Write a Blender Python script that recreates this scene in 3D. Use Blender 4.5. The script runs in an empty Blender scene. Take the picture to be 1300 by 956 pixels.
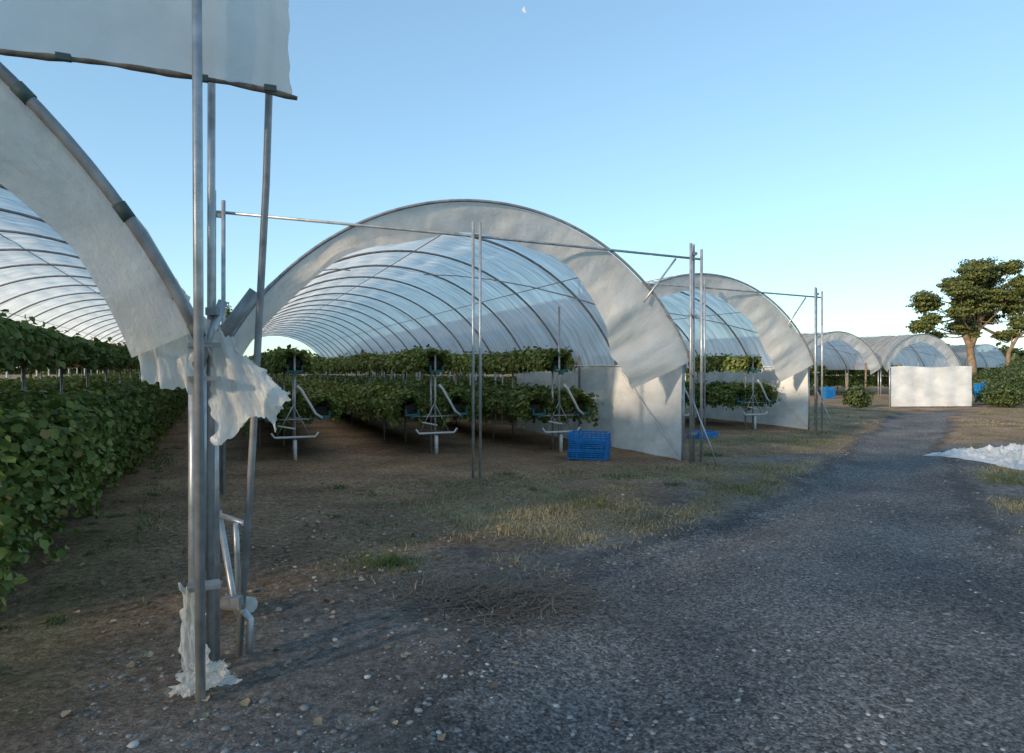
import bpy, math, numpy as np
from mathutils import Vector
rng=np.random.default_rng(7)
S=bpy.context.scene
COL=S.collection
TH=math.radians(23); CU=math.cos(TH); SU=math.sin(TH)
OX,OY=2.98,11.75
def P(u,v): return (OX+u*CU-v*SU, OY+u*SU+v*CU)

# ---------------- noise
def _h(ix,iy,s):
    a=np.sin(ix*127.1+iy*311.7+s*74.7)*43758.5453
    return a-np.floor(a)
def vn(x,y,sc,seed=0):
    x=np.asarray(x,float)/sc; y=np.asarray(y,float)/sc
    ix=np.floor(x); iy=np.floor(y); fx=x-ix; fy=y-iy
    fx=fx*fx*(3-2*fx); fy=fy*fy*(3-2*fy)
    a=_h(ix,iy,seed);b=_h(ix+1,iy,seed);c=_h(ix,iy+1,seed);d=_h(ix+1,iy+1,seed)
    return (a*(1-fx)+b*fx)*(1-fy)+(c*(1-fx)+d*fx)*fy
def fbm(x,y,sc,seed=0,o=4):
    t=0;a=.5;n=0
    for i in range(o):
        t=t+a*vn(x,y,sc/2**i,seed+i*13);n+=a;a*=.5
    return t/n
def ss(a,b,x):
    t=np.clip((x-a)/(b-a),0,1); return t*t*(3-2*t)

# ---------------- materials
def newmat(name):
    m=bpy.data.materials.new(name); m.use_nodes=True
    nt=m.node_tree; nt.nodes.clear()
    out=nt.nodes.new('ShaderNodeOutputMaterial')
    return m,nt,out
def ramp(nt,fac,stops):
    r=nt.nodes.new('ShaderNodeValToRGB')
    e=r.color_ramp.elements
    while len(e)<len(stops): e.new(.5)
    for i,(p,c) in enumerate(stops):
        e[i].position=p; e[i].color=(c[0],c[1],c[2],1) if hasattr(c,'__len__') else (c,c,c,1)
    nt.links.new(fac,r.inputs[0]); return r
def noise(nt,vec,scale,detail=4,rough=.55):
    n=nt.nodes.new('ShaderNodeTexNoise'); n.inputs['Scale'].default_value=scale
    n.inputs['Detail'].default_value=detail; n.inputs['Roughness'].default_value=rough
    if vec is not None: nt.links.new(vec,n.inputs['Vector'])
    return n
def mixc(nt,f,a,b,mode='MIX'):
    m=nt.nodes.new('ShaderNodeMix'); m.data_type='RGBA'; m.blend_type=mode
    for sock,val in ((m.inputs[0],f),(m.inputs[6],a),(m.inputs[7],b)):
        if hasattr(val,'is_linked') or hasattr(val,'links'): nt.links.new(val,sock)
        elif hasattr(val,'__len__'): sock.default_value=(val[0],val[1],val[2],1)
        else: sock.default_value=val
    return m.outputs[2]
def simple(name,col,rough=.6,metal=0,var=.25,scale=12,bump=0.0,spec=.4):
    m,nt,out=newmat(name)
    b=nt.nodes.new('ShaderNodeBsdfPrincipled')
    tc=nt.nodes.new('ShaderNodeTexCoord')
    n=noise(nt,tc.outputs['Object'],scale)
    c=ramp(nt,n.outputs[0],[(.3,[x*(1-var) for x in col]),(.7,[min(1,x*(1+var)) for x in col])])
    nt.links.new(c.outputs[0],b.inputs['Base Color'])
    b.inputs['Roughness'].default_value=rough; b.inputs['Metallic'].default_value=metal
    b.inputs['Specular IOR Level'].default_value=spec
    if bump:
        bp=nt.nodes.new('ShaderNodeBump'); bp.inputs['Strength'].default_value=bump; bp.inputs['Distance'].default_value=.02
        nt.links.new(n.outputs[0],bp.inputs['Height']); nt.links.new(bp.outputs[0],b.inputs['Normal'])
    nt.links.new(b.outputs[0],out.inputs[0]); return m
M_steel=simple('galvanised_steel',(.42,.43,.44),.36,.45,.28,9)
M_steelw=simple('weathered_steel',(.28,.285,.29),.5,.3,.3,9)
M_white=simple('white_pvc',(.62,.62,.6),.5,0,.15,8)
M_teal=simple('teal_plastic',(.02,.11,.12),.5,0,.3,8)
M_clip=simple('hoop_clip',(.07,.10,.09),.6,0,.3,8)
M_blue=simple('blue_crate_plastic',(.012,.2,.52),.45,0,.25,8)
M_black=simple('dark_substrate',(.03,.027,.022),.9,0,.3,8)
M_wire=simple('black_wire',(.02,.02,.02),.6,0,.2,8)
M_wood=simple('weathered_wood',(.22,.16,.1),.85,0,.35,8,.4)
M_rope=simple('rope',(.6,.6,.58),.8,0,.1)
M_hem=simple('dirty_hem',(.2,.16,.12),.9,0,.5,14)

def film_mat(name,trans=.08,col=(.84,.83,.8),tl=.5,bs=.5,dirt=.25,sx=.55,sy=3.2,bd=.08,lo=.78):
    m,nt,out=newmat(name); L=nt.links
    uv=nt.nodes.new('ShaderNodeUVMap')
    mp=nt.nodes.new('ShaderNodeMapping'); mp.inputs['Scale'].default_value=(sx,sy,1)
    L.new(uv.outputs[0],mp.inputs[0])
    n1=noise(nt,mp.outputs[0],1.6,6,.6)
    n2=noise(nt,uv.outputs[0],1.1,5,.6)
    n3=noise(nt,uv.outputs[0],9,4,.6)
    c=ramp(nt,n2.outputs[0],[(.3,[x*(1-dirt) for x in (col[0],col[1]*.98,col[2]*.93)]),(.62,col)])
    st=ramp(nt,n1.outputs[0],[(.35,lo),(.6,1.0)])
    c2=mixc(nt,1,c.outputs[0],st.outputs[0],'MULTIPLY')
    bp=nt.nodes.new('ShaderNodeBump'); bp.inputs['Strength'].default_value=bs; bp.inputs['Distance'].default_value=bd
    ad=nt.nodes.new('ShaderNodeMath'); ad.operation='ADD'
    ml=nt.nodes.new('ShaderNodeMath'); ml.operation='MULTIPLY'; ml.inputs[1].default_value=.18
    L.new(n3.outputs[0],ml.inputs[0]); L.new(n1.outputs[0],ad.inputs[0]); L.new(ml.outputs[0],ad.inputs[1])
    L.new(ad.outputs[0],bp.inputs['Height'])
    d=nt.nodes.new('ShaderNodeBsdfDiffuse'); t=nt.nodes.new('ShaderNodeBsdfTranslucent')
    g=nt.nodes.new('ShaderNodeBsdfGlossy'); g.inputs['Roughness'].default_value=.35
    tr=nt.nodes.new('ShaderNodeBsdfTransparent')
    for x in (d,t): L.new(c2,x.inputs['Color'])
    for x in (d,t,g): L.new(bp.outputs[0],x.inputs['Normal'])
    m1=nt.nodes.new('ShaderNodeMixShader'); m1.inputs[0].default_value=tl
    L.new(d.outputs[0],m1.inputs[1]); L.new(t.outputs[0],m1.inputs[2])
    m2=nt.nodes.new('ShaderNodeMixShader'); m2.inputs[0].default_value=.05
    L.new(m1.outputs[0],m2.inputs[1]); L.new(g.outputs[0],m2.inputs[2])
    if trans<=0:
        L.new(m2.outputs[0],out.inputs[0]); return m
    m3=nt.nodes.new('ShaderNodeMixShader')
    r=ramp(nt,n1.outputs[0],[(.3,trans*.4),(.7,min(1,trans*1.6))]); L.new(r.outputs[0],m3.inputs[0])
    L.new(m2.outputs[0],m3.inputs[1]); L.new(tr.outputs[0],m3.inputs[2])
    L.new(m3.outputs[0],out.inputs[0]); return m
M_film=film_mat('polythene_roof',.16,(.97,.965,.955),.78,.6,.05,.4,5.0,.08,.64)
M_drape=film_mat('polythene_drape',.04,(.985,.955,.90),.55,.4,.10,2.2,.8,.08,.86)
M_wall=film_mat('white_ground_cover_sheet',0.0,(.94,.935,.92),.2,.35,.1,.5,.8)

def leaf_mat(name,stops,tl=.25):
    m,nt,out=newmat(name); L=nt.links
    a=nt.nodes.new('ShaderNodeAttribute'); a.attribute_name='rnd'
    r=ramp(nt,a.outputs['Fac'],stops)
    b=nt.nodes.new('ShaderNodeBsdfPrincipled'); b.inputs['Roughness'].default_value=.5; b.inputs['Specular IOR Level'].default_value=.35
    t=nt.nodes.new('ShaderNodeBsdfTranslucent')
    L.new(r.outputs[0],b.inputs['Base Color']); L.new(r.outputs[0],t.inputs['Color'])
    mx=nt.nodes.new('ShaderNodeMixShader'); mx.inputs[0].default_value=tl
    L.new(b.outputs[0],mx.inputs[1]); L.new(t.outputs[0],mx.inputs[2]); L.new(mx.outputs[0],out.inputs[0]); return m
M_leaf=leaf_mat('strawberry_leaf',[(0,(.065,.11,.025)),(.4,(.15,.21,.05)),(.8,(.24,.3,.075)),(.95,(.33,.35,.11)),(1,(.32,.22,.09))],.3)
M_tree=leaf_mat('tree_leaf',[(0,(.06,.085,.025)),(.6,(.14,.165,.045)),(1,(.24,.23,.07))])
M_bush=leaf_mat('bush_leaf',[(0,(.04,.065,.02)),(.6,(.08,.12,.032)),(1,(.15,.17,.055))])
M_grass=leaf_mat('grass_blade',[(0,(.085,.13,.035)),(.35,(.15,.175,.055)),(.6,(.31,.255,.13)),(1,(.52,.415,.26))],.15)
M_straw=leaf_mat('straw',[(0,(.14,.1,.07)),(.6,(.3,.23,.14)),(1,(.5,.4,.27))],.05)
M_twig=leaf_mat('twigs',[(0,(.07,.052,.037)),(.7,(.2,.155,.11)),(1,(.4,.32,.23))],.0)
M_stone=leaf_mat('stone',[(0,(.1,.1,.1)),(.6,(.22,.217,.213)),(.9,(.36,.35,.33)),(1,(.54,.52,.49))],0)
M_berry=simple('strawberry_fruit',(.45,.03,.02),.4,0,.3,30)

# ---------------- mesh helpers
def obj(name,me,parent=None,mat=None):
    o=bpy.data.objects.new(name,me); COL.objects.link(o)
    if parent is not None: o.parent=parent
    if mat is not None and me is not None and len(me.materials)==0: me.materials.append(mat)
    return o
def fast(name,V,F,mat,rnd=None,smooth=False,uv=None):
    V=np.asarray(V,dtype=np.float32).reshape(-1,3); F=np.asarray(F,dtype=np.int32); k=F.shape[1]; m=F.shape[0]
    me=bpy.data.meshes.new(name)
    me.vertices.add(len(V)); me.vertices.foreach_set('co',V.ravel())
    me.loops.add(m*k); me.loops.foreach_set('vertex_index',F.ravel())
    me.polygons.add(m); me.polygons.foreach_set('loop_start',np.arange(0,m*k,k,dtype=np.int32))
    if smooth: me.polygons.foreach_set('use_smooth',np.ones(m,dtype=bool))
    if uv is not None:
        l=me.uv_layers.new(name='UVMap'); l.data.foreach_set('uv',np.asarray(uv,dtype=np.float32)[F.ravel()].ravel())
    me.update(calc_edges=True); me.validate()
    if rnd is not None:
        a=me.attributes.new('rnd','FLOAT','FACE'); a.data.foreach_set('value',np.asarray(rnd,dtype=np.float32))
    me.materials.append(mat); return me
def empty(name,loc=(0,0,0),rz=0):
    e=bpy.data.objects.new(name,None); COL.objects.link(e); e.location=loc; e.rotation_euler=(0,0,rz); e.empty_display_size=.2; return e
class MB:
    def __init__(s): s.v=[];s.f=[];s.sm=[]
    def tube(s,pts,r,n=8,cap=True):
        pts=np.asarray(pts,float); m=len(pts)
        r=np.full(m,r) if np.isscalar(r) else np.asarray(r,float)
        base=len(s.v)
        up=None
        for i in range(m):
            t=pts[min(i+1,m-1)]-pts[max(i-1,0)]; t=t/(np.linalg.norm(t)+1e-9)
            if up is None:
                a=np.array([0,0,1.]) if abs(t[2])<.9 else np.array([1.,0,0])
                up=np.cross(t,a)
            up=up-t*np.dot(up,t); up/=np.linalg.norm(up)+1e-9
            w=np.cross(t,up)
            for j in range(n):
                an=2*math.pi*j/n
                s.v.append(tuple(pts[i]+r[i]*(math.cos(an)*up+math.sin(an)*w)))
        for i in range(m-1):
            for j in range(n):
                a=base+i*n+j;b=base+i*n+(j+1)%n
                s.f.append((a,b,b+n,a+n)); s.sm.append(True)
        if cap:
            s.f.append(tuple(base+j for j in range(n))[::-1]); s.sm.append(False)
            s.f.append(tuple(base+(m-1)*n+j for j in range(n))); s.sm.append(False)
    def box(s,c,sz,rz=0):
        base=len(s.v); cx,sx=math.cos(rz),math.sin(rz)
        for dz in (-.5,.5):
            for dx,dy in ((-.5,-.5),(.5,-.5),(.5,.5),(-.5,.5)):
                x=dx*sz[0];y=dy*sz[1]
                s.v.append((c[0]+x*cx-y*sx,c[1]+x*sx+y*cx,c[2]+dz*sz[2]))
        for q in ((0,3,2,1),(4,5,6,7),(0,1,5,4),(1,2,6,5),(2,3,7,6),(3,0,4,7)):
            s.f.append(tuple(base+i for i in q)); s.sm.append(False)
    def make(s,name,mat,parent=None):
        me=bpy.data.meshes.new(name); me.from_pydata(s.v,[],s.f)
        me.polygons.foreach_set('use_smooth',s.sm); me.update(); me.materials.append(mat)
        return obj(name,me,parent)
def grid_sheet(name,fn,nu,nv,mat,parent=None,uvs=(1,1)):
    U,Vv=np.meshgrid(np.linspace(0,1,nu),np.linspace(0,1,nv))
    U=U.ravel();Vv=Vv.ravel()
    X,Y,Z=fn(U,Vv); V=np.stack([X,Y,Z],1)
    i=np.arange(nu-1)[None,:]+np.arange(nv-1)[:,None]*nu; i=i.ravel()
    F=np.stack([i,i+1,i+nu+1,i+nu],1)
    uv=np.stack([U*uvs[0],Vv*uvs[1]],1)
    me=fast(name,V,F,mat,smooth=True,uv=uv); return obj(name,me,parent)
def leaves(C,N,size,rg,fold=.15,wid=.5):
    n=len(C); N=N/(np.linalg.norm(N,axis=1,keepdims=True)+1e-9)
    R=rg.normal(size=(n,3)); T=R-N*np.sum(R*N,1,keepdims=True); T/=np.linalg.norm(T,axis=1,keepdims=True)+1e-9
    B=np.cross(N,T); s=size[:,None]
    V=np.stack([C-.5*T*s, C+(-.12*T+wid*B+fold*N)*s, C+(.32*T+.8*wid*B+fold*N)*s, C+.52*T*s-.05*N*s,
                C+(.32*T-.8*wid*B+fold*N)*s, C+(-.12*T-wid*B+fold*N)*s],1).reshape(-1,3)
    b=np.arange(n)*6
    F=np.stack([np.stack([b,b+1,b+2,b+3],1),np.stack([b,b+3,b+4,b+5],1)],1).reshape(-1,4)
    r=np.repeat(rg.random(n),2)
    return V,F,r

# ---------------- ground
Lp=np.array([(-2.5,-30),(-1.5,-5),(-.8,2),(-.2,4.2),(.5,5.8),(1.9,7.2),(3.6,9.1),(6.4,13.6),(9.3,18),(13.5,24.5),(19,31),(30,38),(80,60)])
Rp=np.array([(4,-30),(4,-5),(4.2,2),(4.4,4),(4.9,6.5),(5.9,8.5),(7.6,11.5),(10.9,16.9),(14.6,22.4),(19.5,27.5),(32,34),(86,56)])
def road_d(x,y):
    xl=np.interp(y,Lp[:,1],Lp[:,0]); xr=np.interp(y,Rp[:,1],Rp[:,0])
    return np.minimum(x-xl,xr-x)
def uvc(x,y):
    dx=x-OX;dy=y-OY; return dx*CU+dy*SU, -dx*SU+dy*CU
def hgt(x,y):
    near=np.exp(-((x-2)**2+(y-8)**2)/(2*22**2))
    r=road_d(x,y)
    z=(fbm(x,y,2.2,3)-.5)*.10+(fbm(x,y,.45,9,3)-.5)*.04*(1-.4*ss(0,.6,r))
    z-= .05*ss(0,.8,r)
    z-= .035*np.exp(-((r-.9)/.3)**2)
    return z*near+ (fbm(x,y,60,5)-.5)*.5*(1-np.exp(-((x-5)**2+(y-15)**2)/(2*45**2)))
def grassm(x,y):
    u,v=uvc(x,y); r=road_d(x,y)
    n=fbm(x,y,1.5,21); n2=fbm(x,y,.5,33,3)
    g=ss(-6.6,-4.2,u)*ss(-7.6,-5.0,v+.15*u)*(1-ss(-1.2,.2,v-.5*ss(2,5,u)*8))*ss(.35,-.5,r)
    g=np.maximum(g*.95, .9*ss(.5,2,u)*(1-ss(2.6,3.6,v))*ss(.5,-.3,r))
    g=np.maximum(g, .9*ss(7.2,8.4,u)*ss(.3,-.4,r))
    rightside=(x>np.interp(y,Rp[:,1],Rp[:,0])-.3)
    g=np.where(rightside,.75*ss(0.2,-.4,r),g)
    g=np.maximum(g,.8*np.exp(-((u+8.35)/.28)**2)*(v>-6)*(v<60))
    g=np.maximum(g,.8*((np.abs(u)>80)|(v>60)|(y<-20)))
    return g*ss(.42,.62,.6*n+.4*n2)
def axis(lo,hi,st,outlo,outhi,n=26):
    c=np.arange(lo,hi,st)
    a=lo-np.geomspace(st,lo-outlo,n)[::-1]; b=c[-1]+np.geomspace(st,outhi-c[-1],n)
    return np.concatenate([a,c,b])
gx=axis(-7,13,.085,-2500,2500,40); gy=axis(1.2,17,.085,-900,4000,46)
X,Y=np.meshgrid(gx,gy); X=X.ravel();Y=Y.ravel(); Z=hgt(X,Y)
nx,ny=len(gx),len(gy)
i=(np.arange(nx-1)[None,:]+np.arange(ny-1)[:,None]*nx).ravel()
GF=np.stack([i,i+1,i+nx+1,i+nx],1)
def ground_mat():
    m,nt,out=newmat('ground_soil'); L=nt.links
    tc=nt.nodes.new('ShaderNodeTexCoord'); o=tc.outputs['Object']
    ga=nt.nodes.new('ShaderNodeAttribute'); ga.attribute_name='grass'
    sa=nt.nodes.new('ShaderNodeAttribute'); sa.attribute_name='grey'
    n1=noise(nt,o,.9,6); n2=noise(nt,o,17,10,.8); n3=noise(nt,o,75,6,.75)
    brown=ramp(nt,n2.outputs[0],[(.34,(.14,.086,.052)),(.5,(.37,.235,.14)),(.64,(.6,.44,.29))])
    grey=ramp(nt,n2.outputs[0],[(.34,(.1,.09,.08)),(.5,(.25,.22,.197)),(.64,(.43,.39,.35))])
    base=mixc(nt,sa.outputs['Fac'],brown.outputs[0],grey.outputs[0])
    gr=ramp(nt,n2.outputs[0],[(.34,(.14,.112,.055)),(.5,(.32,.25,.13)),(.64,(.53,.41,.25))])
    c=mixc(nt,ga.outputs['Fac'],base,gr.outputs[0])
    vr=ramp(nt,n1.outputs[0],[(.3,.55),(.7,1.25)])
    c=mixc(nt,1,c,vr.outputs[0],'MULTIPLY')
    v3=ramp(nt,n3.outputs[0],[(.36,.55),(.62,1.35)])
    c=mixc(nt,1,c,v3.outputs[0],'MULTIPLY')
    b=nt.nodes.new('ShaderNodeBsdfPrincipled'); b.inputs['Roughness'].default_value=.95; b.inputs['Specular IOR Level'].default_value=.15
    L.new(c,b.inputs['Base Color'])
    ad=nt.nodes.new('ShaderNodeMath'); ad.operation='ADD'; L.new(n2.outputs[0],ad.inputs[0]); L.new(n3.outputs[0],ad.inputs[1])
    bp=nt.nodes.new('ShaderNodeBump'); bp.inputs['Strength'].default_value=.9; bp.inputs['Distance'].default_value=.03
    L.new(ad.outputs[0],bp.inputs['Height']); L.new(bp.outputs[0],b.inputs['Normal']); L.new(b.outputs[0],out.inputs[0]); return m
me=fast('ground',np.stack([X,Y,Z],1),GF,ground_mat(),smooth=True)
a=me.attributes.new('grass','FLOAT','POINT'); a.data.foreach_set('value',grassm(X,Y).astype(np.float32))
r=road_d(X,Y); uu,vv=uvc(X,Y)
grey=np.clip(ss(-2.6,-.2,r+1.2*(fbm(X,Y,.8,41)-.5))*(vv<0)+.9*((uu>-7)&(vv<-4.5))*ss(-4.2,-5.6,vv+1.0*(fbm(X,Y,1.,44)-.5)),0,1)
a=me.attributes.new('grey','FLOAT','POINT'); a.data.foreach_set('value',grey.astype(np.float32))
obj('ground',me)
rd=r+.9*(fbm(X,Y,.9,51)-.5)
msk=(rd>-.35)&(X>-20)&(X<90)&(Y>-40)&(Y<62)
keep=msk[GF].all(1); F2=GF[keep]; used,inv=np.unique(F2.ravel(),return_inverse=True)
V2=np.stack([X,Y,Z+.006],1)[used]
def road_mat():
    m,nt,out=newmat('gravel_road'); L=nt.links
    tc=nt.nodes.new('ShaderNodeTexCoord'); o=tc.outputs['Object']
    ea=nt.nodes.new('ShaderNodeAttribute'); ea.attribute_name='edge'
    n1=noise(nt,o,.7,6); n2=noise(nt,o,26,10,.8)
    vo=nt.nodes.new('ShaderNodeTexVoronoi'); vo.inputs['Scale'].default_value=70; L.new(o,vo.inputs['Vector'])
    c=ramp(nt,n2.outputs[0],[(.34,(.066,.063,.063)),(.5,(.165,.158,.156)),(.64,(.33,.32,.31))])
    sc=ramp(nt,vo.outputs['Color'],[(.2,.5),(.8,1.5)])
    c2=mixc(nt,1,c.outputs[0],sc.outputs[0],'MULTIPLY')
    vr=ramp(nt,n1.outputs[0],[(.3,(.62,.62,.64)),(.7,(1.4,1.35,1.28))])
    c2=mixc(nt,1,c2,vr.outputs[0],'MULTIPLY')
    b=nt.nodes.new('ShaderNodeBsdfPrincipled'); b.inputs['Roughness'].default_value=.9; b.inputs['Specular IOR Level'].default_value=.2
    L.new(c2,b.inputs['Base Color'])
    sb=nt.nodes.new('ShaderNodeMath'); sb.operation='SUBTRACT'; L.new(n2.outputs[0],sb.inputs[0]); L.new(vo.outputs['Distance'],sb.inputs[1])
    bp=nt.nodes.new('ShaderNodeBump'); bp.inputs['Strength'].default_value=.9; bp.inputs['Distance'].default_value=.02
    L.new(sb.outputs[0],bp.inputs['Height']); L.new(bp.outputs[0],b.inputs['Normal'])
    tr=nt.nodes.new('ShaderNodeBsdfTransparent'); mx=nt.nodes.new('ShaderNodeMixShader')
    n4=noise(nt,o,9,6,.7)
    ad=nt.nodes.new('ShaderNodeMath'); ad.operation='ADD'; L.new(ea.outputs['Fac'],ad.inputs[0]); L.new(n4.outputs[0],ad.inputs[1])
    rr=ramp(nt,ad.outputs[0],[(.5,0),(.95,1)]); L.new(rr.outputs[0],mx.inputs[0])
    L.new(tr.outputs[0],mx.inputs[1]); L.new(b.outputs[0],mx.inputs[2]); L.new(mx.outputs[0],out.inputs[0]); return m
me=fast('gravel_road',V2,inv.reshape(-1,4),road_mat(),smooth=True)
a=me.attributes.new('edge','FLOAT','POINT'); a.data.foreach_set('value',rd[used].astype(np.float32))
obj('gravel_road',me)

# ---------------- stones
def stones(name,n,sampler,smin,smax):
    x,y=sampler(n); n=len(x)
    ph=(1+5**.5)/2
    ico=np.array([(-1,ph,0),(1,ph,0),(-1,-ph,0),(1,-ph,0),(0,-1,ph),(0,1,ph),(0,-1,-ph),(0,1,-ph),(ph,0,-1),(ph,0,1),(-ph,0,-1),(-ph,0,1)])/1.9
    icf=np.array([(0,11,5),(0,5,1),(0,1,7),(0,7,10),(0,10,11),(1,5,9),(5,11,4),(11,10,2),(10,7,6),(7,1,8),(3,9,4),(3,4,2),(3,2,6),(3,6,8),(3,8,9),(4,9,5),(2,4,11),(6,2,10),(8,6,7),(9,8,1)])
    s=smin*(smax/smin)**(rng.random(n)**2.6)
    sc=np.stack([s*rng.uniform(.7,1.3,n),s*rng.uniform(.7,1.3,n),s*rng.uniform(.35,.7,n)],1)
    V=ico[None]*rng.uniform(.75,1.2,(n,12,1))*sc[:,None,:]
    an=rng.uniform(0,6.28,n)[:,None]; c,sn=np.cos(an),np.sin(an)
    V=np.stack([V[...,0]*c-V[...,1]*sn,V[...,0]*sn+V[...,1]*c,V[...,2]],2)
    V+=np.stack([x,y,hgt(x,y)+s*.15],1)[:,None,:]
    F=(icf[None]+(np.arange(n)*12)[:,None,None]).reshape(-1,3)
    obj(name,fast(name,V.reshape(-1,3),F,M_stone,np.repeat(rng.random(n),20)))
def samp_view(n,dens):
    y=2.6+ (rng.random(n*4)**1.8)*15; x=rng.uniform(-3.2,11,n*4)
    k=rng.random(n*4)<dens(x,y); return x[k][:n],y[k][:n]
stones('gravel_stones',22000,lambda n:samp_view(n,lambda x,y:ss(-.6,.3,road_d(x,y)+.8*(fbm(x,y,.9,51)-.5))*(.15+.85*ss(.3,.65,fbm(x,y,1.1,77)))*(x<2.5+y*.75)),.004,.02)
stones('field_stones',11000,lambda n:samp_view(n,lambda x,y:(road_d(x,y)<.2)*(uvc(x,y)[0]>-8)*(uvc(x,y)[1]<2)*(.1+.9*ss(.35,.6,fbm(x,y,1.3,81)))*ss(13,5,y)),.003,.024)
# ---------------- grass
def blades(name,x,y,h,w,mat,lean=.5,rbias=None):
    n=len(x); an=rng.uniform(0,6.28,n); z=hgt(x,y)
    d=np.stack([np.cos(an),np.sin(an)],1)
    le=rng.normal(0,lean,(n,2))*h[:,None]
    B=np.stack([x,y,z-.005],1); W=np.concatenate([d*w[:,None],np.zeros((n,1))],1)
    M=B+np.concatenate([le*.35,(h*.6)[:,None]],1); T=B+np.concatenate([le,h[:,None]],1)
    V=np.stack([B-W,B+W,M+W*.7,M-W*.7,T],1).reshape(-1,3); b=np.arange(n)*5
    F=np.concatenate([np.stack([b,b+1,b+2],1),np.stack([b,b+2,b+3],1),np.stack([b+3,b+2,b+4],1)])
    rr=rng.random(n) if rbias is None else rbias
    obj(name,fast(name,V,F,mat,np.tile(rr,3)))
n=1100000
y=rng.random(n)**1.3*24+4; x=rng.uniform(-.55,.85,n)*y
g=grassm(x,y); k=rng.random(n)<g*np.clip(7/y,.15,1)*.45; x,y=x[k],y[k]
tint=np.clip(fbm(x,y,1.8,91)*1.7-.38+rng.normal(0,.2,len(x)),0,1)
hh=rng.uniform(.012,.055,len(x))*(.35+1.5*vn(x,y,.45,95)**1.5); blades('grass',x,y,hh,np.full(len(x),.0028)*(1+y/9),M_grass,.6,tint)
def tuft(cx,cy,rad,n,h,name='weed_tuft',green=.15):
    a=rng.uniform(0,6.28,n); r=rad*rng.random(n)**.8*(.35+1.2*vn(a*1.0,a*0,.6,int(cx*10)+50)); x=cx+r*np.cos(a)*1.5; y=cy+r*np.sin(a)
    blades(name,x,y,rng.uniform(.3,1,n)*h*(1-.6*r/(r.max()+1e-6)),np.full(n,.0035),M_grass,.8,np.clip(rng.normal(green,.12,n),0,1))
tuft(-1.03,5.6,.32,900,.10,green=.0); tuft(-2.35,9.3,.12,200,.10); tuft(2.2,9.2,.15,200,.09); tuft(-.1,10.3,.15,180,.1); tuft(1.0,7.9,.14,200,.08,green=.4)
tuft(-1.9,7.3,.1,150,.07,green=.4); tuft(.3,8.8,.12,180,.08,green=.4); tuft(3.6,12.3,.25,400,.12); tuft(3.2,11.2,.2,250,.1,green=.5)
for q in range(34):
    v=rng.uniform(-5.5,6); u=-8.35+rng.normal(0,.18); px_,py_=P(u,v); tuft(px_,py_,rng.uniform(.05,.14),80,.05,green=.05)
def straw(cx,cy,rx,ry,n,name,mat=None,l0=.02,l1=.11):
    x=cx+rng.normal(0,rx,n); y=cy+rng.normal(0,ry,n); an=rng.uniform(0,3.14,n); l=rng.uniform(l0,l1,n); w=rng.uniform(.0012,.0032,n)
    z=hgt(x,y)+.006+rng.random(n)*.045*np.exp(-((x-cx)/rx)**2/2-((y-cy)/ry)**2/2)
    d=np.stack([np.cos(an)*l,np.sin(an)*l,rng.normal(0,.08,n)*l],1); p=np.stack([-np.sin(an)*w,np.cos(an)*w,0*w],1); c=np.stack([x,y,z],1)
    V=np.stack([c-d-p,c+d-p,c+d+p,c-d+p],1).reshape(-1,3); b=np.arange(n)*4
    obj(name,fast(name,V,np.stack([b,b+1,b+2,b+3],1),mat or M_straw,rng.random(n)*.8))
straw(-.1,4.85,.38,.27,3000,'dry_stalk_pile',M_twig,.03,.15)
straw(-.9,12.0,2.6,.7,4200,'straw_litter'); straw(1.6,8.0,1.8,1.0,1500,'straw_litter'); straw(-2.2,4.6,.35,.9,400,'leaf_litter',M_twig); straw(-1.2,6.6,.5,.6,400,'leaf_litter',M_twig)
straw(-3.0,12.6,1.2,1.2,1500,'straw_litter'); straw(-.5,9.3,2.2,.9,2500,'straw_litter')
n=500; x=rng.normal(-1.9,.9,n); y=rng.normal(5.2,1.6,n); k=(y>2.6); x,y=x[k],y[k]; n=len(x)
V,F,r_=leaves(np.stack([x,y,hgt(x,y)+.012],1),np.stack([rng.normal(0,.3,n),rng.normal(0,.3,n),np.ones(n)],1),rng.uniform(.02,.05,n),rng)
obj('fallen_leaves',fast('fallen_leaves',V,F,M_straw,r_))

# ---------------- strawberry rows
CL=2.0
def tier_chunk(name,kind,seed,n):
    rg=np.random.default_rng(seed)
    y=rg.uniform(-.12,CL+.1,n)
    a=rg.uniform(-.55,math.pi+.55,n)
    wob=.76+.46*vn(y*1.0+seed*7,a*1.4,.3,seed)
    if kind=='up': rx,rz,zc=.30,.20,0
    else: rx,rz,zc=.33,.24,0
    lay=rg.uniform(.6,1.1,n)*wob
    stray=rg.random(n)<.07; lay=np.where(stray,lay*1.35,lay)
    xx=np.cos(a)*rx*lay; zz=np.sin(a)*rz*lay+zc
    hang=(np.abs(np.cos(a))>.7)&(rg.random(n)<(.5 if kind!='low' else .7))
    zz=np.where(hang,zz-rg.random(n)*(.10 if kind=='up' else .26 if kind=='lo' else .85)*(.4+1.0*vn(y,0*y,.3,seed+5)),zz)
    C=np.stack([xx,y,zz],1)
    N=np.stack([np.cos(a)*.7,rg.normal(0,.45,n),np.sin(a)*.8+.5],1)+rg.normal(0,.45,(n,3))
    V,F,r=leaves(C,N,rg.uniform(.05,.092,n),rg)
    return fast(name,V,F,M_leaf,r)
CH={k:[tier_chunk('foliage_'+k,k,11+i+j*20,3400 if k!='low' else 5600) for i in range(5)] for j,k in enumerate(('up','lo','low'))}
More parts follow.
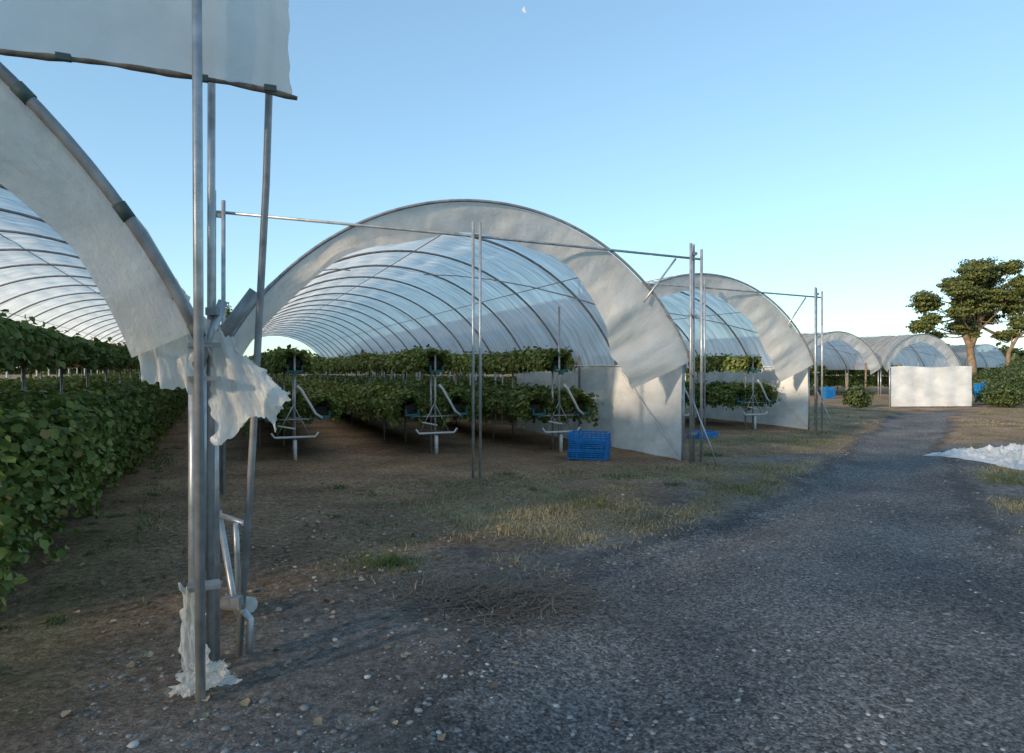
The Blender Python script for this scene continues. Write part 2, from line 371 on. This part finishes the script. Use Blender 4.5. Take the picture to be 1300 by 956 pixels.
def row(u,v0,v1,ends=True,lowkind='lo',zu=1.71,zl=.87,off=.47,flip=1,fruit=False,tall=0):
    px,py=P(u,v0); e=empty('strawberry_row',(px,py,0),TH); Ln=v1-v0
    m=int(Ln/CL)
    for k in range(m):
        for (x,z,kd) in ((0,zu,'up'),(-off,zl,lowkind),(off,zl,lowkind)):
            me=CH[kd][rng.integers(5)]; o=obj('foliage',me,e); s=rng.uniform(.9,1.12)
            o.scale=(s*(1 if rng.random()<.5 else -1),1,s*rng.uniform(.9,1.12)); o.location=(x+rng.normal(0,.015),.08+k*CL,z+rng.normal(0,.02))
    g=MB()
    for (x,z) in ((0,zu),(-off,zl),(off,zl)):
        g.box((x,.1+Ln/2,z-.03),(.2,Ln,.14))
    g.make('substrate_gutters',M_black,e)
    p=MB()
    for k in range(int(Ln/2)+1):
        yy=.3+k*2
        p.tube([(0,yy,-.05),(0,yy,zu-.1)],.02,6); p.tube([(-off,yy,zl-.16),(off,yy,zl-.16)],.014,6)
        if k%2: p.tube([(-off,yy,zl-.16),(-off,yy,-.05)],.014,6)
    p.make('posts',M_steel,e)
    if fruit:
        b=MB()
        for q in range(260):
            yy=rng.uniform(0,12); s=rng.choice([-1,1]); xx=s*rng.uniform(.25,.36); zz=zu-rng.uniform(-.02,.22); rr=rng.uniform(.009,.015)
            b.tube([(xx,yy,zz+rr*1.1),(xx,yy,zz+rr*.6),(xx,yy,zz-rr*.4),(xx,yy,zz-rr*1.6)],[rr*.4,rr,rr*.85,rr*.1],6)
        b.make('fruit',M_berry,e)
    if ends:
        w=MB(); t=MB(); st=MB()
        w.tube([(0,-.06,-.05),(0,-.06,.34)],.034,10)
        w.tube([(-.40*flip,-.08,.47),(-.34*flip,-.08,.39),(.34*flip,-.08,.39),(.40*flip,-.08,.47)],.02,8)
        w.tube([(.03*flip,-.12,1.30),(.1*flip,-.14,1.22),(.34*flip,-.14,.80),(.46*flip,-.1,.72)],.024,8)
        w.tube([(-.3*flip,-.12,.60),(.0,-.12,.54)],.014,8)
        st.tube([(0,.02,0),(0,.02,zu+.24+tall)],.022,8)
        st.tube([(-off,0,.70),(off,0,.70)],.014,8)
        st.tube([(-.3,-.02,.42),(0,-.02,1.0)],.010,6); st.tube([(.25,-.02,.42),(0,-.02,.9)],.010,6)
        for (x,z) in ((0,zu-.16),(-off,zl-.13),(off,zl-.13)):
            t.box((x,-.06,z),(.28,.05,.04)); t.box((x-.12,-.06,z+.06),(.025,.05,.09)); t.box((x+.12,-.06,z+.06),(.025,.05,.09)); t.box((x,-.07,z-.04),(.08,.06,.05))
        w.make('drain_pipes',M_white,e); t.make('gutter_brackets',M_teal,e); st.make('end_frame',M_steel,e)
    return e
row(-9.42,-4.6,46,False,'low',1.82,1.0,.5,fruit=True)
row(-12.0,-5.2,46,False,'low',1.82,1.0,.5)
row(-6.15,3.0,44); row(-3.62,2.8,44); row(-1.35,2.1,40,tall=.85)
row(1.3,5.2,36); row(3.5,5.0,36); row(5.62,4.5,34)

# ---------------- polytunnels
class Arc:
    def __init__(s,W,leg,rise):
        s.hw=W/2; s.R=(s.hw**2+rise**2)/(2*rise); s.zc=leg+rise-s.R; s.al=math.asin(s.hw/s.R); s.leg=leg
    def pt(s,ph,dr=0): return s.hw+(s.R+dr)*np.sin(ph), s.zc+(s.R+dr)*np.cos(ph)
def tunnel(loc,W=7.2,leg=1.75,rise=2.3,L=44,step=2.2,legs=(True,True),drape=None,wall=0,frame=True,rz=TH,seed=1,clips=False,braces=True,fr=.024):
    e=empty('polytunnel',(loc[0],loc[1],0),rz); A=Arc(W,leg,rise); nb=int(L/step); L=nb*step
    hp=MB(); lg=MB(); rp=MB()
    ph=np.linspace(-A.al,A.al,33)
    for k in range(nb+1):
        x,z=A.pt(ph); yy=k*step
        hp.tube(np.stack([x,np.full_like(x,yy),z],1),.024,8)
        for sx,on in ((0.0,legs[0]),(W,legs[1])):
            if on:
                s=1 if sx==0 else -1
                lg.tube([(sx,yy+.06,-.15),(sx,yy+.06,leg+.05)],.028,8)
                lg.tube([(sx,yy+.06,leg-.25),(sx-s*.14,yy+.06,leg+.18)],.024,8)
    if drape is not None:
        ph2=np.linspace(-A.al,A.al,61); x,z=A.pt(ph2,.02); hp.tube(np.stack([x,np.full_like(x,-.14),z],1),fr,10)
    for q in (-.0,-.55*A.al,.55*A.al):
        x,z=A.pt(q,-.04); hp.tube([(x,0,z),(x,L,z)],.009,6)
    if braces:
        for q0,q1 in ((-.85,-.2),(.85,.2)):
            qq=np.linspace(q0*A.al,q1*A.al,7); x,z=A.pt(qq,-.06); hp.tube(np.stack([x,np.linspace(.1,3*step,7),z],1),.014,6)
    hp.make('hoops',M_steelw,e); lg.make('legs',M_steel,e)
    for k in range(nb):
        for a,b in ((0,1),(1,0),(0,.5),(.5,0),(.5,1),(1,.5)):
            x,z=A.pt(ph,.055); t=(ph+A.al)/(2*A.al); yy=(k+a+(b-a)*t)*step
            rp.tube(np.stack([x,yy,z],1)[::2],.007,4,False)
    rp.make('tie_ropes',M_rope,e)
    rs=seed*17.3
    def film(U,V):
        q=(U*2-1)*A.al*1.03; yy=V*L
        b=np.abs(np.sin(math.pi*yy/step)); sag=-.07*b**.8
        dr=.035+sag+ .09*b*(fbm(U*9,yy,.5,int(rs),3)-.5)+.03*b*np.abs(np.sin(U*math.pi*16))
        x,z=A.pt(q,dr); return x,yy,z
    grid_sheet('roof_film',film,130,nb*10+1,M_film,e,(2*A.al*A.R,L))
    if drape is not None:
        q0,q1,wf,dp=drape
        def dr_(U,V):
            q=(q0+(q1-q0)*U)*A.al
            w=np.interp(U,[a for a,_ in wf],[b for _,b in wf])
            arc=U*A.R*2*A.al*(q1-q0)/2
            w=w*(1+.28*(fbm(arc,U*0,1.6,int(rs)+3,3)-.5)*V)
            x,z=A.pt(q,.0-w*V)
            amp=np.minimum(1,V*1.6)*np.clip(w/.6,.5,1.4)
            fold=np.sin(arc*5.2+3.5*fbm(arc,V,1.0,5)+V*1.6)*.028*amp+np.sin(arc*14+V*3+4*fbm(arc,V*0,.7,7))*.008*amp
            rip=fold+(fbm(arc*.8,V*w*.9,.55,int(rs)+8,4)-.5)*.08*amp
            y=-.09-.02+rip+dp*V**1.5
            z=z-.05*V*np.abs(np.sin(arc*1.43))**2
            return x,y,z
        grid_sheet('end_drape',dr_,300,30,M_drape,e,(8,1))
        if clips:
            c=MB()
            for q in np.linspace(q0,q1,15):
                x,z=A.pt(np.array([q-.009,q+.009])*A.al,.02); c.tube([(x[0],-.14,z[0]),(x[1],-.14,z[1])],fr+.005,10)
            c.make('clips',M_clip,e)
    if wall:
        def wl(U,V):
            yy=U*wall; zz=V*(leg-.08)
            x=W-.07+.05*(fbm(yy*1.2,zz,.9,int(rs)+2,3)-.5)+.04*np.sin(yy*math.pi/1.1)**2
            zz=zz+.03*np.sin(yy*2.9)*(V>.99)
            return x+0*U,yy,zz*1.0
        grid_sheet('side_wall',wl,140,40,M_wall,e,(wall*2,3.2))
        w=MB(); w.tube([(W-.1,0,leg-.06),(W-.1,wall,leg-.06)],.014,6)
        w.tube([(W-.14,.0,.1),(W-.14,1.9,1.6)],.012,6)
        w.make('wall_rail',M_white,e)
    if frame:
        f=MB(); H=3.74; zb=3.55; yb=-.20
        for x in (-.08,.03): f.tube([(x,yb-.02,-.1),(x,yb-.02,H+(.12 if x<0 else 0))],.026,8)
        mx=W*.468
        for x in (mx-.05,mx+.06): f.tube([(x,yb-.05,-.1),(x,yb-.05,H-.0)],.022,8)
        for x,yy in ((W-.05,yb-.02),(W+.06,yb+.05),(W+.14,yb-.06)): f.tube([(x,yy,-.1),(x,yy,H-.02-.1*(x>W+.1))],.024,8)
        f.tube([(-.15,yb+.03,zb+.05),(W*.5,yb+.03,zb+.0),(W+.2,yb+.03,zb-.08)],.02,8)
        f.tube([(W-.95,yb+.04,2.7),(W-.3,yb+.06,zb-.1)],.018,6)
        f.tube([(W+.02,yb+.1,1.2),(W+.12,yb-.5,0)],.014,6)
        f.make('end_frame',M_steel,e)
        c=MB()
        for x in (-.03,mx,W+.02): c.box((x,yb,zb-.0),(.12,.06,.05))
        for x,z in ((W+.0,.5),(W+.0,1.5),(W+.0,2.5)): c.box((x,yb,z),(.14,.09,.03))
        c.make('clamps',M_steelw,e)
    return e,A
tunnel(P(-7.35,0),7.35,1.72,2.35,44,drape=(-1,1,[(0,.22),(.25,.26),(.4,.38),(.55,.4),(.65,.46),(.8,.75),(.9,1.05),(1,1.1)],.25),wall=7.2,seed=1)
tunnel(P(.0,3.86),6.95,1.72,2.15,37.4,drape=(-1,1,[(0,.3),(.5,.36),(.7,.6),(.88,1.0),(1,1.1)],.25),wall=5,seed=2)
W0=7.15
tunnel(P(-7.47-W0,-5.78),W0,1.78,2.3,50.6,drape=(-1,1,[(0,.3),(.5,.35),(.85,.32),(.93,.25),(1,.30)],.05),frame=False,seed=3,clips=True,fr=.028)
fw=6.6
for k in (0,1):
    bx,by=24.0+(k-1)*fw*1.03*CU, 40+(k-1)*fw*1.03*SU
    lx,ly=bx-fw/2*CU,by-fw/2*SU
    tunnel((lx,ly),fw,1.65,1.95,26.4,step=2.2,drape=(-1,1,[(0,.5),(.5,.4),(1,.7)],.1),frame=False,seed=5+k)
for k in (-1,0,1,2):
    tunnel((31.5+k*7.2*CU,62+k*7.2*SU),7,1.85,2.2,13.2,frame=False,seed=13+k)
CHf=CH['lo']
def far_row(x,y,L):
    e=empty('strawberry_row',(x,y,0),TH)
    for k in range(int(L/2)):
        for z in (1.5,.8):
            o=obj('foliage',CHf[rng.integers(4)],e); o.location=(0,k*2,z); o.scale=(1.2,1,1)
for k in (0,1):
    for q in (-2.1,0,2.1):
        bx,by=24+(k-1)*fw*1.03*CU, 40+(k-1)*fw*1.03*SU
        far_row(bx+q*CU-3*SU,by+q*SU+3*CU,14)

# ---------------- near corner cluster
nf=empty('tunnel_corner_frame')
b=MB()
b.tube([(-1.505,3.30,-.1),(-1.53,3.30,4.6)],.0235,14)
b.tube([(-1.60,3.62,-.1),(-1.59,3.62,4.6)],.020,12)
b.tube([(-1.63,3.75,-.1),(-1.64,3.75,1.95)],.026,12)
b.make('upright_posts',M_steel,nf)
b=MB()
b.tube([(-1.52,3.80,.0),(-1.42,3.74,1.2),(-1.325,3.68,2.6),(-1.24,3.6,4.4)],.019,10)
b.tube([(-1.64,3.75,1.72),(-1.43,3.80,2.03)],.034,12)
b.tube([(-1.65,3.72,1.75),(-1.80,3.66,1.98)],.034,12)
b.make('braces',M_steelw,nf)
b=MB()
b.tube([(-2.02,4.7,.62),(-1.86,4.55,.1),(-1.80,4.5,-.05)],.022,10); b.tube([(-1.78,4.4,.6),(-1.80,4.5,.08)],.018,10)
b.tube([(-2.05,4.72,.60),(-1.72,4.4,.6)],.018,8)
b.tube([(-1.93,4.6,.02),(-1.70,4.45,.06)],.05,10)
b.tube([(-1.52,3.80,.28),(-1.44,3.76,.22),(-1.45,3.77,.03)],.02,8)
b.make('ground_anchor',M_steel,nf)
b=MB()
for z in (.5,1.55,1.72): b.box((-1.56,3.46,z),(.15,.10,.022),.5)
b.box((-1.62,3.68,1.66),(.1,.14,.06),.5); b.box((-1.57,3.60,1.9),(.06,.08,.04))
for z in (.34,): b.box((-1.36-(3-z)*.05,3.70,z),(.05,.06,.05))
b.make('clamps',M_steelw,nf)
b=MB()
t=np.linspace(0,1,14)
b.tube(np.stack([-1.66-.28*t,3.38-.05*t,1.93+.10*np.sin(t*3.1)-.06*t],1),.004,5)
b.tube(np.stack([-1.68-.14*t,3.36-.0*t,1.98+.07*np.sin(t*5)],1),.003,5)
b.make('tie_wires',M_wire,nf)
def top(U,V):
    x0,y0=P(-7.0,-5.93); t=U*3.2
    rag=(fbm(V*7,V*0,1.0,61)-.5)*.10*np.exp(-t*5)
    X=x0-(t)*CU+rag+ -.06*V*np.exp(-t*3); Y=y0-t*SU
    Z=3.03+V*1.5-.02*np.exp(-t*4)+.012*np.sin(t*3)
    rip=.06*(fbm(t*1.3,V*1.5,.35,63,4)-.5)+.02*np.sin(t*6+V*2)
    return X-rip*SU,Y+rip*CU*-1,Z
hs=empty('hanging_end_sheet')
M_top=film_mat('polythene_end_sheet',.03,(.96,.95,.93),.55,.35,.12,.8,1,.08,.88)
grid_sheet('sheet',top,120,60,M_top,hs,(3.2,1.5))
b=MB(); x0,y0=P(-7.0,-5.93)
ts=np.linspace(-.03,3.2,60)
b.tube([(x0-t*CU+.0,y0-t*SU-.01,3.03+.012*math.sin(t*3)-.02*math.exp(-max(t,0)*4)+.003*math.sin(t*9)) for t in ts],[.014+.003*math.sin(t*13)+.002*math.sin(t*37) for t in ts],8)
b.make('rolled_hem',M_hem,hs)
b=MB()
for t in (.1,.42,1.0,1.6): b.box((x0-t*CU,y0-t*SU-.02,3.035),(.06,.03,.03),TH)
b.make('clips',M_clip,hs)
def patch(name,c,amp,seed,parent,n=60,fr=.12):
    c=np.array(c,float)
    def fn(U,V):
        Q=((1-U)*(1-V))[:,None]*c[0]+(U*(1-V))[:,None]*c[1]+(U*V)[:,None]*c[2]+((1-U)*V)[:,None]*c[3]
        w=(fbm(U*1.0,V*.45,fr,seed,4)-.5)*amp*2+np.sin(U*17+V*3)*amp*.25
        ed=(fbm(U,V,.1,seed+4,3)-.5)*.07*(np.abs(V-.5)*2)**4; ex=(fbm(V,U,.12,seed+9,3)-.5)*.09*(np.abs(U-.5)*2)**4
        return Q[:,0]+ex+w*.3,Q[:,1]+w,Q[:,2]+ed
    return grid_sheet(name,fn,n,n,M_drape,parent,(1,1))
tf=empty('torn_film')
patch('torn_strip',[(-1.60,3.55,1.86),(-1.48,3.6,1.74),(-1.17,3.58,1.44),(-1.53,3.5,1.20)],.05,71,tf,fr=.25)
patch('torn_strip',[(-1.50,3.6,1.70),(-1.40,3.66,1.64),(-1.19,3.6,1.46),(-1.27,3.62,1.26)],.04,75,tf,fr=.2)
patch('torn_strip',[(-2.05,3.40,2.42),(-1.64,3.48,1.95),(-1.60,3.45,1.48),(-1.84,3.38,1.54)],.05,73,tf,fr=.25)
patch('torn_strip',[(-1.66,3.45,.50),(-1.58,3.45,.45),(-1.50,3.42,.02),(-1.64,3.36,.0)],.03,77,tf)
patch('torn_strip',[(-1.62,3.40,.14),(-1.46,3.46,.12),(-1.36,3.40,.04),(-1.66,3.3,.01)],.03,79,tf)

# ---------------- crates
def crates(x,y,rz,nst,name='blue_crate_stack',sx=.58,sy=.38,h=.15):
    e=empty(name,(x,y,float(hgt(np.array([x]),np.array([y]))[0])+.01),rz)
    def crate(b,ox,oy,z):
        for s in (-1,1):
            for zz,hh in ((.018,.03),(.062,.02),(.098,.02),(.137,.026)):
                b.box((ox,oy+s*sy/2,z+zz*h/.15),(sx+.012*(zz>.13),.012+.012*(zz>.13),hh)); b.box((ox+s*sx/2,oy,z+zz*h/.15),(.012+.012*(zz>.13),sy-.014,hh))
            for t in np.linspace(-.5,.5,9): b.box((ox+t*(sx-.02),oy+s*(sy/2+.003),z+.075),(.013,.014,.142))
            for t in np.linspace(-.5,.5,6): b.box((ox+s*(sx/2+.003),oy+t*(sy-.02),z+.075),(.014,.013,.142))
        b.box((ox,oy,z+.008),(sx-.02,sy-.02,.008))
    b=MB()
    for k in range(nst): crate(b,rng.normal(0,.012),rng.normal(0,.012),k*(h+.004))
    b.make('crates',M_blue,e); return e
crates(1.36,11.95,-.30,3,sx=.66,sy=.44)
crates(4.35,15.6,.5,1)
for (x,y,nn) in ((16.9,36.5,4),(18.5,36.8,3),(20.9,36.0,5)): crates(x,y,.3,nn)
for (x,y,nn) in ((26.3,38.2,5),(27.0,38.5,6)): crates(x,y,.3,nn,sx=.8)

# ---------------- white end panel far right
pe=empty('white_windbreak_panel',(17.65,28.6,0),math.radians(4))
def pn(U,V): return -1.85+U*3.55,.05*(fbm(U*4,V*2,.5,31,4)-.5)+.02*np.sin(U*25),.02+V*1.66+.03*np.sin(U*9)*(V>.98)
grid_sheet('sheet',pn,60,30,M_wall,pe,(4,2))
b=MB()
for x in (-1.85,-.6,.6,1.7): b.tube([(x,.08,-.1),(x,.08,1.85)],.03,8)
b.tube([(-1.85,.08,1.66),(1.7,.08,1.66)],.02,6)
b.make('posts',M_steel,pe)
def clump_leaves(clumps,n_per,size,seed,mat,name,parent=None,flat=.0):
    rg=np.random.default_rng(seed); C=[];N=[]
    for (cx,cy,cz,rx,ry,rz) in clumps:
        m=int(n_per*(rx*ry*rz)**.66) if n_per else 0
        d=rg.normal(size=(m,3)); d/=np.linalg.norm(d,axis=1,keepdims=True)
        rr=rg.random(m)**.45*(1+.22*np.sin(d[:,0]*5+cx)*np.sin(d[:,1]*4+cz)+.18*np.sin(d[:,2]*9+cx*3))
        C.append(np.stack([cx+d[:,0]*rr*rx,cy+d[:,1]*rr*ry,cz+d[:,2]*rr*rz],1)); N.append(d+rg.normal(0,.6,(m,3))+[0,0,.4])
    C=np.concatenate(C);N=np.concatenate(N)
    V,F,r=leaves(C,N,rg.uniform(.6,1.3,len(C))*size,rg,.1,.4)
    return obj(name,fast(name,V,F,mat,r),parent)
M_bark=simple('bark',(.22,.155,.10),.9,0,.4,3,.5)
def tree(x,y,trunk,branches,clumps,n,size,seed,name='pine_tree',mat=M_tree):
    e=empty(name,(x,y,0)); b=MB()
    for pts,r0,r1 in trunk: b.tube(pts,np.linspace(r0,r1,len(pts)),8)
    for i,c in enumerate(clumps):
        s=branches[i%len(branches)]; s=np.array(s,float); c3=np.array(c[:3],float); mid=(s+c3)/2+np.array([0,0,-.25])
        b.tube([s,mid,c3],[.10,.06,.02],6)
        for q in range(4):
            d=rng.normal(size=3); d/=np.linalg.norm(d); b.tube([mid*.4+c3*.6,c3+d*np.array(c[3:])*.8],[.04,.012],4,False)
    b.make('trunk_and_limbs',M_bark,e)
    clump_leaves(clumps,n,size,seed,mat,'crown',e); return e
k=.069
def tp(px,py): return ((px-1235)*k, 1.6-(py-468)*k)
rt=np.random.default_rng(3)
cl=[]
for (px,py,rx,rz) in ((1153,416,13,8),(1172,406,13,8),(1186,384,19,10),(1175,376,13,7),(1202,398,15,9),(1210,362,19,10),(1240,342,24,13),(1226,350,16,11),(1262,350,19,13),(1280,362,14,11),(1262,376,22,12),(1285,388,17,12),(1240,390,20,10),(1222,414,16,9),(1196,425,11,6),(1265,402,20,10),(1290,408,15,10),(1282,425,13,7),(1250,366,18,10),(1228,376,18,10),(1200,372,16,9),(1244,408,15,8),(1276,340,14,9),(1216,384,15,9),(1188,410,13,7),(1236,424,10,6),(1296,376,12,9),(1296,424,10,6)):
    X_,Z_=tp(px,py); cl.append((X_,rt.uniform(-2.0,2.0),Z_,rx*k,rx*k*1.1,rz*k))
tree(40.5,60,[([(0,0,-.3),(-.05,0,1.8),(-.2,.1,3.6),(-1.0,.1,5.4),(-1.8,0,6.8)],.42,.15),([(-.2,.1,3.4),(.5,0,5.2),(.9,0,7.5),(.8,0,9.4)],.3,.1)],
     [(-.6,0,4.6),(-1.4,0,6.0),(.5,0,5.4),(.8,0,7.2),(.2,0,4.6)],cl,2300,.17,5)
tree(42.2,58,[([(0,0,-.3),(-.1,0,1.5),(.0,0,3.0),(.7,0,4.2),(1.6,0,4.9)],.24,.08)],[(.2,0,3.4),(.9,0,4.3)],
     [(1.2,0,5.2,1.0,1,.45),(2.4,0,4.9,.8,.8,.4),(.3,0,4.6,.5,.5,.3)],1500,.17,6)
def bush(x,y,r,h,seed,name='bush'):
    e=empty(name,(x,y,0))
    clump_leaves([(0,0,h*.5,r,r,h*.55),(r*.35,0,h*.35,r*.7,r*.7,h*.4),(-r*.4,.1,h*.4,r*.7,r*.7,h*.42)],3000,.1,seed,M_bush,'foliage',e)
    b=MB(); b.tube([(0,0,-.1),(0,0,h*.6)],.04,6); b.make('stems',M_bark,e)
bush(14.3,28.2,.5,1.0,31); bush(20.6,28.5,.7,1.0,32); bush(24.0,33,.9,1.3,33); bush(26.5,36,1.1,1.5,34); bush(19,24.5,.4,.4,35)
bush(31,42,1.5,1.9,36); bush(34,44,1.6,2.2,37); bush(40,52,2.0,2.4,38); bush(29.5,42.5,1.2,1.4,39); bush(21.6,30.5,.7,.8,40)
st=empty('marker_stakes')
b=MB()
for x,y,h in ((17.6,34,1.9),(15.2,31,1.4),(19.8,35,1.9),(13.6,30.5,1.2)): b.tube([(x,y,-.1),(x+.03,y,h)],.045,6)
b.make('stakes',M_wood,st)
fe=empty('post_and_wire_fence'); b=MB()
fp=[(24+i*2.6,31.5+i*1.9) for i in range(8)]
for x,y in fp: b.tube([(x,y,-.2),(x,y,1.25)],.06,6)
b.make('posts',M_wood,fe); b=MB()
for z in (.4,.8,1.15): b.tube([(x,y,z) for x,y in fp],.008,4)
b.make('wires',M_steelw,fe)
def heap(U,V):
    W_=1.35*U; x=7.9+W_*((1-V)*(-.05)+V*2.3)+.3*U; y=13.0+W_*((1-V)*(-2.2)+V*(-.1))+.25*(V-.5)*(1-U)
    n=fbm(x,y,.5,91,4); r=1-np.abs(n*2-1)
    r2=1-np.abs(fbm(x+3,y,.2,191,4)*2-1)
    ed=np.minimum(np.minimum(U,1-U)*5,np.minimum(V,1-V)*4); ed=np.clip(ed,0,1)**.6
    z=hgt(x,y)+.008+ed*(.01+.24*r**6+.10*r2**5)*(.25+.8*U)
    return x+.3*(n-.5),y+.35*(fbm(x,y,.4,97)-.5),z
grid_sheet('plastic_sheet_heap',heap,200,160,M_wall,None,(4,3))
def distant(name,pts,n,size,seed,mat=M_bush): clump_leaves(pts,n,size,seed,mat,name)
pts=[]
for i in range(60):
    a=-.75+1.6*i/60; d=210+rng.uniform(-15,15); X_=math.tan(a)*d*.8
    pts.append((X_,d,rng.uniform(1,2.2),rng.uniform(4,8),4,rng.uniform(2,4.5)))
for i in range(26): pts.append((58+i*2.8+rng.uniform(-2,2),95+rng.uniform(-5,5),1.6,3,3,rng.uniform(1.6,3.6)))
distant('distant_trees',pts,300,.7,55)
e=empty('cypress_tree',(-36.6,88,0)); clump_leaves([(0,0,3.6,1.0,1,3.6),(0.1,0,6.6,.6,.6,2.6),(.0,0,8.6,.3,.3,1.4)],900,.25,66,M_bush,'foliage',e)
b=MB(); b.tube([(0,0,-.2),(0,0,8)],[.2,.05],6); b.make('trunk',M_bark,e)
M_hill=simple('dry_hill',(.3,.23,.14),.95,0,.3,.01)
def hill(U,V):
    x=-900+U*3300; y=900+V*1200; h=12+20*ss(.33,.5,U)+14*fbm(x,y*0,320,7,5)
    return x,y,-2+h*np.sin(np.pi*np.clip(V,0,.5))**1.0
grid_sheet('distant_hills',hill,260,20,M_hill,None,(1,1))
# thin tree screen added behind the camera, out of view, to shade the foreground
Ld=np.array([.72,.694]); Pd=np.array([.694,-.72])
b=MB(); cl=[]
SD=-20; HW=10.8
for t in np.arange(-13,46,2.2):
    c=Ld*SD+Pd*t; h=HW+rng.uniform(-.7,.7)
    for z in (1.4,3.8,6.2,8.4,10.0): cl.append((c[0],c[1],z*h/HW,1.9,1.3,2.0 if z<10 else 1.2))
    b.tube([(c[0],c[1],-.2),(c[0],c[1],9.6)],[.12,.04],6)
e=empty('added_shade_hedge'); b.make('trunks',M_bark,e)
clump_leaves(cl,46,.4,77,M_bush,'foliage',e)

# ---------------- moon
d=1500; mx,mz=(667-650)/867*d, 1.6+(468-12)/867*d; r_=4.2/867*d
m,nt,out=newmat('moon_surface'); em=nt.nodes.new('ShaderNodeEmission'); tc=nt.nodes.new('ShaderNodeTexCoord'); nn=noise(nt,tc.outputs['Object'],.3)
rr=ramp(nt,nn.outputs[0],[(.3,(.6,.66,.7)),(.7,(.9,.9,.88))]); nt.links.new(rr.outputs[0],em.inputs[0]); nt.links.new(em.outputs[0],out.inputs[0])
vs=[]
for a in np.linspace(-math.pi/2,math.pi/2,20): vs.append((math.cos(a)*r_,0,math.sin(a)*r_))
for a in np.linspace(math.pi/2,-math.pi/2,20)[1:-1]: vs.append((math.cos(a)*r_*.05,0,math.sin(a)*r_))
me=bpy.data.meshes.new('moon'); me.from_pydata(vs,[],[tuple(range(len(vs)))]); o=obj('moon',me,None,m); o.location=(mx,d,mz); o.rotation_euler=(0,math.radians(165),0)

# ---------------- light & camera
w=bpy.data.worlds.new('World'); S.world=w; w.use_nodes=True
nt=w.node_tree; bg=nt.nodes['Background']; sk=nt.nodes.new('ShaderNodeTexSky'); sk.sky_type='NISHITA'; sk.sun_disc=False
EL=math.radians(16.5); AZ=math.atan2(-Ld[0],-Ld[1])
sk.sun_elevation=EL; sk.sun_rotation=AZ; sk.air_density=1.0; sk.dust_density=.3; sk.ozone_density=2.0
gm=nt.nodes.new('ShaderNodeGamma'); gm.inputs[1].default_value=.66
vm=nt.nodes.new('ShaderNodeVectorMath'); vm.operation='MULTIPLY'; q=.41/.15
vm.inputs[1].default_value=(q*.72,q*.91,q*.99)
nt.links.new(sk.outputs[0],gm.inputs[0]); nt.links.new(gm.outputs[0],vm.inputs[0]); nt.links.new(vm.outputs[0],bg.inputs[0]); bg.inputs[1].default_value=.15
l=bpy.data.lights.new('sun','SUN'); l.energy=4.6; l.angle=math.radians(2.5); l.color=(1,.80,.58)
o=bpy.data.objects.new('sun',l); COL.objects.link(o)
tosun=Vector((-Ld[0]*math.cos(EL),-Ld[1]*math.cos(EL),math.sin(EL)))
o.rotation_euler=tosun.to_track_quat('Z','Y').to_euler()
cam=bpy.data.cameras.new('camera'); co=bpy.data.objects.new('camera',cam); COL.objects.link(co)
cam.lens=24; cam.sensor_width=36; cam.clip_end=6000; cam.clip_start=.05; cam.shift_y=-10/1300
co.location=(0,0,1.6); co.rotation_euler=(math.radians(90),0,0); S.camera=co
S.view_settings.view_transform='Standard'; S.view_settings.look='None'; S.view_settings.exposure=0
